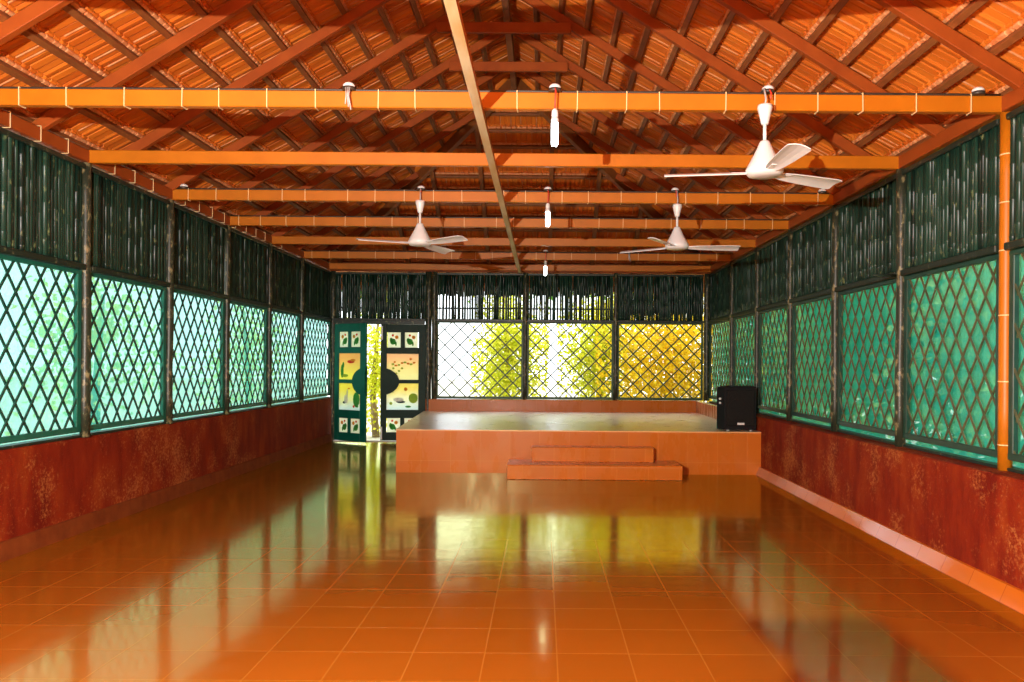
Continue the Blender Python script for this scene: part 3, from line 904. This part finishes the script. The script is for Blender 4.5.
# door head and threshold
m = MB(); m.box((XL + .08, YB - .03, 2.31), (BX[0] - .19, YB + .07, 2.385), bev=.006)
tag(obj('trim_1', m, M['rail']), 'dark timber head rail above the painted double door', 'trim', kind='structure')
m = MB(); m.box((XL + .08, YB - .06, 0.0), (BX[0] - .19, YB + .12, .022), bev=.006)
tag(obj('trim_2', m, M['white_plastic']), 'pale threshold strip under the painted double door', 'trim', kind='structure')

# ------------------------------------------------------------------ ceiling fans
def fan(x, beam, zb, angs, label):
    y = BEAM_Y[beam] - .10
    e = empty('ceiling_fan', (x, y, zb), label, 'ceiling fan', 'white ceiling fans')
    m = MB(); m.lathe((x, y, zb), [(.035, -.028), (.11, -.022), (.128, 0), (.130, .02), (.115, .05), (.085, .105), (.055, .165), (.036, .21), (.030, .22)], 28); obj('motor_housing', m, M['white'], e)
    m = MB(); m.tube([(x, y, zb + .215), (x, y, zb + .35)], .0125, 12); obj('down_rod', m, M['white'], e)
    m = MB(); m.lathe((x, y, zb + .335), [(.022, 0), (.026, .01), (.038, .06), (.052, .115), (.050, .135), (.02, .14)], 24); obj('canopy', m, M['white'], e)
    m = MB()
    zt = zb + .47
    m.tube([(x, y, zt), (x + .004, y - .012, zt + .04), (x, y + .02, BEAM_ZT + .03 - .01), (x, y + .10, BEAM_ZT + .022)], .007, 8)
    obj('hook', m, M['steel'], e)
    for a in angs:
        a = R(a); d = Vector((math.cos(a), math.sin(a), 0)); s = Vector((-d.y, d.x, 0))
        c = Vector((x, y, zb - .005))
        m = MB()
        # flat-ish twisted blade, wider at its root third, rounded tip
        st_ = [(.125, .034), (.18, .048), (.26, .058), (.40, .067), (.54, .073), (.63, .076), (.675, .074), (.690, .064)]
        vs = []
        for r_, hw in st_:
            tw = R(-12)
            for q in (-1, -.5, 0, .5, 1):
                off = s * (hw * q * math.cos(tw)) + Vector((0, 0, hw * q * math.sin(tw) - .012 * q * q + .008 - .004 * (r_ - .135)))
                vs.append(c + d * r_ + off)
        nq = 5; L = len(vs)
        top = [p + Vector((0, 0, .006)) for p in vs]
        fs = []
        for i in range(len(st_) - 1):
            for q in range(nq - 1):
                fs.append((i * nq + q, i * nq + q + 1, (i + 1) * nq + q + 1, (i + 1) * nq + q))
                fs.append((L + i * nq + q, L + (i + 1) * nq + q, L + (i + 1) * nq + q + 1, L + i * nq + q + 1))
            for q0 in (0, nq - 1):
                fs.append((i * nq + q0, (i + 1) * nq + q0, L + (i + 1) * nq + q0, L + i * nq + q0))
        for i in (0, len(st_) - 1):
            for q in range(nq - 1):
                fs.append((i * nq + q, L + i * nq + q, L + i * nq + q + 1, i * nq + q + 1))
        m.add(vs + top, fs, 0, False)
        b = obj('blade', m, M['white'], e)
        m = MB(); m.bar(c + d * .07 + Vector((0, 0, .002)), c + d * .23 + Vector((0, 0, .006)), .05, .006, bev=.002); obj('blade_iron', m, M['white'], b)
    # rose on top of the beam with its red flex
    return e
fan(1.535, 1, EYE + 1.345, (27, -88, 172), 'white ceiling fan on the strapped beam with the orange column')
fan(-1.373, 3, EYE + 1.325, (205, 320, 68), 'white ceiling fan near the left wall on the second strapped row')
fan(1.473, 3, EYE + 1.305, (0, 145, 240), 'white ceiling fan near the right wall on the second strapped row')

# ceiling roses with flex, bulbs
def rose(x, beam, label, flex=None, drop=.20):
    y = BEAM_Y[beam] - .03
    e = empty('ceiling_rose', (x, y, BEAM_ZT), label, 'ceiling rose', 'ceiling roses on the beams')
    m = MB(); m.lathe((x, y, BEAM_ZT), [(.046, 0), (.046, .022), (.030, .026)], 20); obj('backplate', m, M['cable'], e)
    m = MB(); m.lathe((x, y, BEAM_ZT + .026), [(.040, 0), (.042, .012), (.030, .026), (.008, .032)], 20); obj('cap', m, M['white_plastic'], e)
    if flex == 'bare':
        for k in range(3):
            m = MB(); dx = (-.012, .004, .016)[k]
            m.tube([(x + dx, y - .042, BEAM_ZT + .01), (x + dx * .6, y - .05, BEAM_ZT - .05), (x + dx * 1.4 + .004, y - .05, BEAM_ZT - .11 - .02 * k)], .005, 6)
            obj('bare_wire', m, M['steel'], e)
    elif flex:
        m = MB(); m.tube([(x, y - .03, BEAM_ZT + .03), (x + .005, y - .065, BEAM_ZT - .02), (x, y - .07, BEAM_ZT - drop)], .006, 8)
        obj('red_flex', m, M['red_cord'], e)
    return e
for x, bm_, lab in ((.07, 1, 'glowing tube bulb on red flex at the beam with the orange column'),
                    (.04, 3, 'glowing tube bulb hanging between the two farther fans'),
                    (.03, 6, 'small glowing tube bulb hanging close to the far bamboo wall')):
    wh = ['on the beam with the orange column', 'between the two farther fans', 'close to the far bamboo wall'][(1, 3, 6).index(bm_)]
    rose(x, bm_, 'white rose holding the glowing bulb %s' % wh, 'flex', .145)
    y = BEAM_Y[bm_] - .10
    zt = BEAM_ZT - .145
    e = empty('light_bulb', (x, y, zt - .27), lab, 'light bulb', 'glowing bulbs along the hall')
    m = MB(); m.lathe((x, y, zt - .055), [(.022, 0), (.024, .015), (.022, .045), (.010, .062)], 16); obj('lamp_holder', m, M['white_plastic'], e)
    m = MB(); m.lathe((x, y, zt - .095), [(.026, 0), (.028, .02), (.024, .04)], 16); obj('bulb_base', m, M['white_plastic'], e)
    m = MB()
    for k in range(3):
        a = R(30 + 120 * k); a2 = a + R(60)
        p, q = Vector((x + .018 * math.cos(a), y + .018 * math.sin(a), zt - .093)), Vector((x + .018 * math.cos(a2), y + .018 * math.sin(a2), zt - .093))
        dn = Vector((0, 0, -.145)); mid = (p + q) / 2 + dn + Vector((0, 0, -.010))
        m.tube([p, p + dn, mid, q + dn, q], .0085, 8)
    obj('glass_tubes', m, M['lamp_glow'], e)
rose(-1.385, 1, 'white rose with cut bare wires on the beam with the orange column', 'bare')
rose(1.575, 1, 'white rose above the fan on the beam with the orange column', 'flex', .06)
rose(3.06, 1, 'white rose at the column end of the strapped beam')
rose(-1.373, 3, 'white rose above the farther left fan', 'flex', .06)
rose(1.46, 3, 'white rose above the farther right fan', 'flex', .06)
rose(-4.02, 3, 'white rose at the left end of the second strapped beam row')
rose(3.10, 3, 'white rose at the right end of the second strapped beam row')
rose(1.47, 6, 'white rose without a bulb near the far bamboo wall', 'bare')

# ------------------------------------------------------------------ loudspeaker
sp_ = empty('loudspeaker', (2.80, 11.36, .61), 'black loudspeaker standing on the right end of the stage', 'loudspeaker')
m = MB()
x0, x1, y0, y1, zb, zt = 2.520, 3.070, 11.16, 11.56, .632, 1.240
# front inset left bevel face: hexagonal plan
plan = [(x0 + .075, y0), (x1 - .02, y0), (x1, y0 + .06), (x1 - .06, y1), (x0 + .10, y1), (x0, y0 + .14)]
m.prism([(x, y, zb) for x, y in plan], (0, 0, 1), zt - zb)
obj('cabinet', m, M['black'], sp_)
def grille_mat():
    t = NT('black_speaker_grille')
    v = t.coord('Object', (1, 1, 1)); vo = t.n('ShaderNodeTexVoronoi'); vo.inputs['Scale'].default_value = 90
    t.l(v, vo.inputs['Vector'])
    c = t.ramp(vo.outputs['Distance'], [(0.2, (0.002, 0.002, 0.002)), (0.5, (0.012, 0.011, 0.010))])
    t.principled(c, 0.6, vo.outputs['Distance'], 0.003, 0.5, spec=0.08)
    return t.mat
m = MB(); m.box((x0 + .105, y0 - .014, zb + .055), (x1 - .045, y0 + .002, zt - .045), bev=.008); gr_ = obj('grille', m, grille_mat(), sp_)
m = MB(); m.disc((2.80, y0 - .016, zb + .28), (0, -1, 0), .165, .010, 32); obj('cone_bulge', m, grille_mat(), gr_)
m = MB(); m.disc((2.80, y0 - .018, zb + .48), (0, -1, 0), .06, .010, 24, 0, 1.6, .7); obj('horn_bulge', m, grille_mat(), gr_)
m = MB(); m.box((x0 + .26, y0 - .022, zb + .070), (x0 + .36, y0 - .013, zb + .100), bev=.003); tag(obj('badge', m, M['white_plastic'], sp_), 'small white badge')
for z in (zt - .17, zt - .23):
    m = MB(); m.disc((x0 + .036, y0 + .070, z), (-.88, -.47, 0), .016, .03, 14); tag(obj('knob', m, M['white'], sp_), 'white knob')
m = MB(); m.box((x0 + .09, y0 - .01, zt - .002), (x1 - .02, y1 - .02, zt + .012), bev=.006); obj('top_edge', m, M['black'], sp_)
for x, y in ((x0 + .14, y0 + .05), (x1 - .08, y0 + .05), (x0 + .14, y1 - .05), (x1 - .10, y1 - .05)):
    m = MB(); m.lathe((x, y, .61), [(.024, 0), (.020, .026)], 12); obj('foot', m, M['steel'], sp_)

# ------------------------------------------------------------------ flash stand, added out of frame; its board is cut to shade the floor
fs_ = empty('added_flash_stand', (FLASH.x, FLASH.y - .12, 0), 'black flash stand out of view, added to shade a floor patch', 'flash stand')
m = MB(); m.tube([(FLASH.x, FLASH.y - .12, .35), (FLASH.x, FLASH.y - .12, FLASH.z - .06)], .014, 10); obj('pole', m, M['black'], fs_)
for k in range(3):
    a = R(90 + 120 * k + 30); m = MB(); m.tube([(FLASH.x, FLASH.y - .12, .75), (FLASH.x + .42 * math.cos(a), FLASH.y - .12 + .42 * math.sin(a), .01)], .010, 8); obj('leg', m, M['black'], fs_)
m = MB(); m.box((FLASH.x - .05, FLASH.y - .22, FLASH.z - .06), (FLASH.x + .05, FLASH.y - .055, FLASH.z + .06), bev=.01); obj('flash_head', m, M['black'], fs_)
def toward(fx, fy, t): return FLASH + (Vector((fx, fy, 0)) - FLASH) * t
m = MB(); t_ = .20
fl = [toward(x, y, t_) for x, y in ((1.22, 4.74), (2.07, 4.76), (2.05, 3.0), (1.15, 3.0), (1.20, 3.85), (1.31, 4.02), (1.30, 4.20), (1.24, 4.45))]  # outline projected back from the wanted floor shadow
m.prism(fl, (0, 0, 1), .003); obj('shadow_flap', m, M['black'], fs_)

# ------------------------------------------------------------------ outside
mb = MB(); mb.box((-60, -20, -.30), (60, 80, -.13))
tag(obj('ground', mb, M['ground']), 'pale sunlit ground outside the hall', 'ground', kind='structure')
def tree(x, y, h, rx, rz, n, leaf, label, lsz=.09, stems=1, zc=None, name='tree'):
    rnd = random.Random(int(abs(x * 131 + y * 71)) + n)
    e = empty(name, (x, y, -.13), label, 'tree', 'trees and shrubs around the hall')
    m = MB()
    zc = zc if zc is not None else h - rz
    for s in range(stems):
        ox = 0 if stems == 1 else rnd.uniform(-rx * .7, rx * .7); oy = 0 if stems == 1 else rnd.uniform(-.3, .3)
        r0 = .09 if stems == 1 else .028
        m.tube([(x + ox, y + oy, -.14), (x + ox + rnd.uniform(-.1, .1), y + oy, zc * .5), (x + ox * 1.2 + rnd.uniform(-.15, .15), y + oy, zc + rz * .6)], [r0, r0 * .8, r0 * .4], 8)
    obj('trunk', m, M['bark'] if stems == 1 else M['cane_gold'], e)
    m = MB()
    cl = [Vector((rnd.gauss(0, .45) * rx, rnd.gauss(0, .45) * rx, rnd.gauss(0, .5) * rz)) for _ in range(max(6, n // 90))]
    for _ in range(n):
        c = rnd.choice(cl); sp = .22 * rx + .1
        p = Vector((x, y, zc)) + c + Vector((rnd.gauss(0, sp), rnd.gauss(0, sp), rnd.gauss(0, sp)))
        if p.z < -.05: p.z = rnd.uniform(0, .5)
        p.x = min(max(p.x, x - rx * 1.25), x + rx * 1.25); p.y = min(max(p.y, y - rx * 1.2), y + rx * 1.2)
        d = Vector((rnd.gauss(0, 1), rnd.gauss(0, 1), rnd.gauss(-.4, .8))).normalized()
        s = d.orthogonal().normalized(); s.rotate(Matrix.Rotation(rnd.uniform(0, 6.28), 3, d))
        up = d.cross(s); L = lsz * rnd.uniform(.6, 1.4); w = L * .30
        m.add([p, p + d * L * .5 + s * w + up * w * .3, p + d * L, p + d * L * .5 - s * w + up * w * .3], [(0, 1, 2), (0, 2, 3)])
    obj('foliage', m, leaf, e)
    return e
LL, LG, LN = M['leaf_lime'], M['leaf_gold'], M['leaf_green']
tree(-.80, 19.0, 3.4, .70, 1.5, 9000, LL, 'lime leaved tree behind the lattice screen beside the door', zc=1.75)
tree(1.40, 19.2, 3.4, .78, 1.5, 9000, LL, 'lime leaved tree behind the middle far lattice screen', zc=1.75)
tree(2.95, 18.4, 3.4, 1.35, 1.8, 17000, LG, 'golden bamboo clump behind the far corner lattice screen', stems=16, zc=1.7, name='bamboo_clump')
tree(-3.75, 17.6, 3.2, .55, 1.5, 3400, LL, 'leafy tree behind the gap of the double door', zc=1.6)
for i, x in enumerate((-4.75, -1.15, 1.75, 3.7)):
    tree(x, 23.5, 6.5, 1.5, 1.3, 2600, LN, 'tall dark green tree beyond the far wall, %s from the door side' % ORD[i], zc=5.0, lsz=.16)
for i, y in enumerate((4.6, 6.7, 8.9, 11.1, 13.3, 15.5, 18.0, 21.0)):
    tree(5.75 + .3 * (i % 2), y, 4.6, 1.25, 1.8, 5600, LL if i in (2, 5) else LN, 'leafy shrub outside the right wall, %s along the wall from the near end' % ORD[i], zc=2.0, lsz=.15, name='shrub')
for i, (x, y) in enumerate(((-9.5, 9.5), (-8.0, 14.0), (-7.0, 18.5))):
    tree(x, y, 3.6, 1.1, 1.4, 1500, LL, 'pale shrub outside the left wall, %s along from the near end' % ORD[i], zc=1.9, lsz=.12, name='shrub')
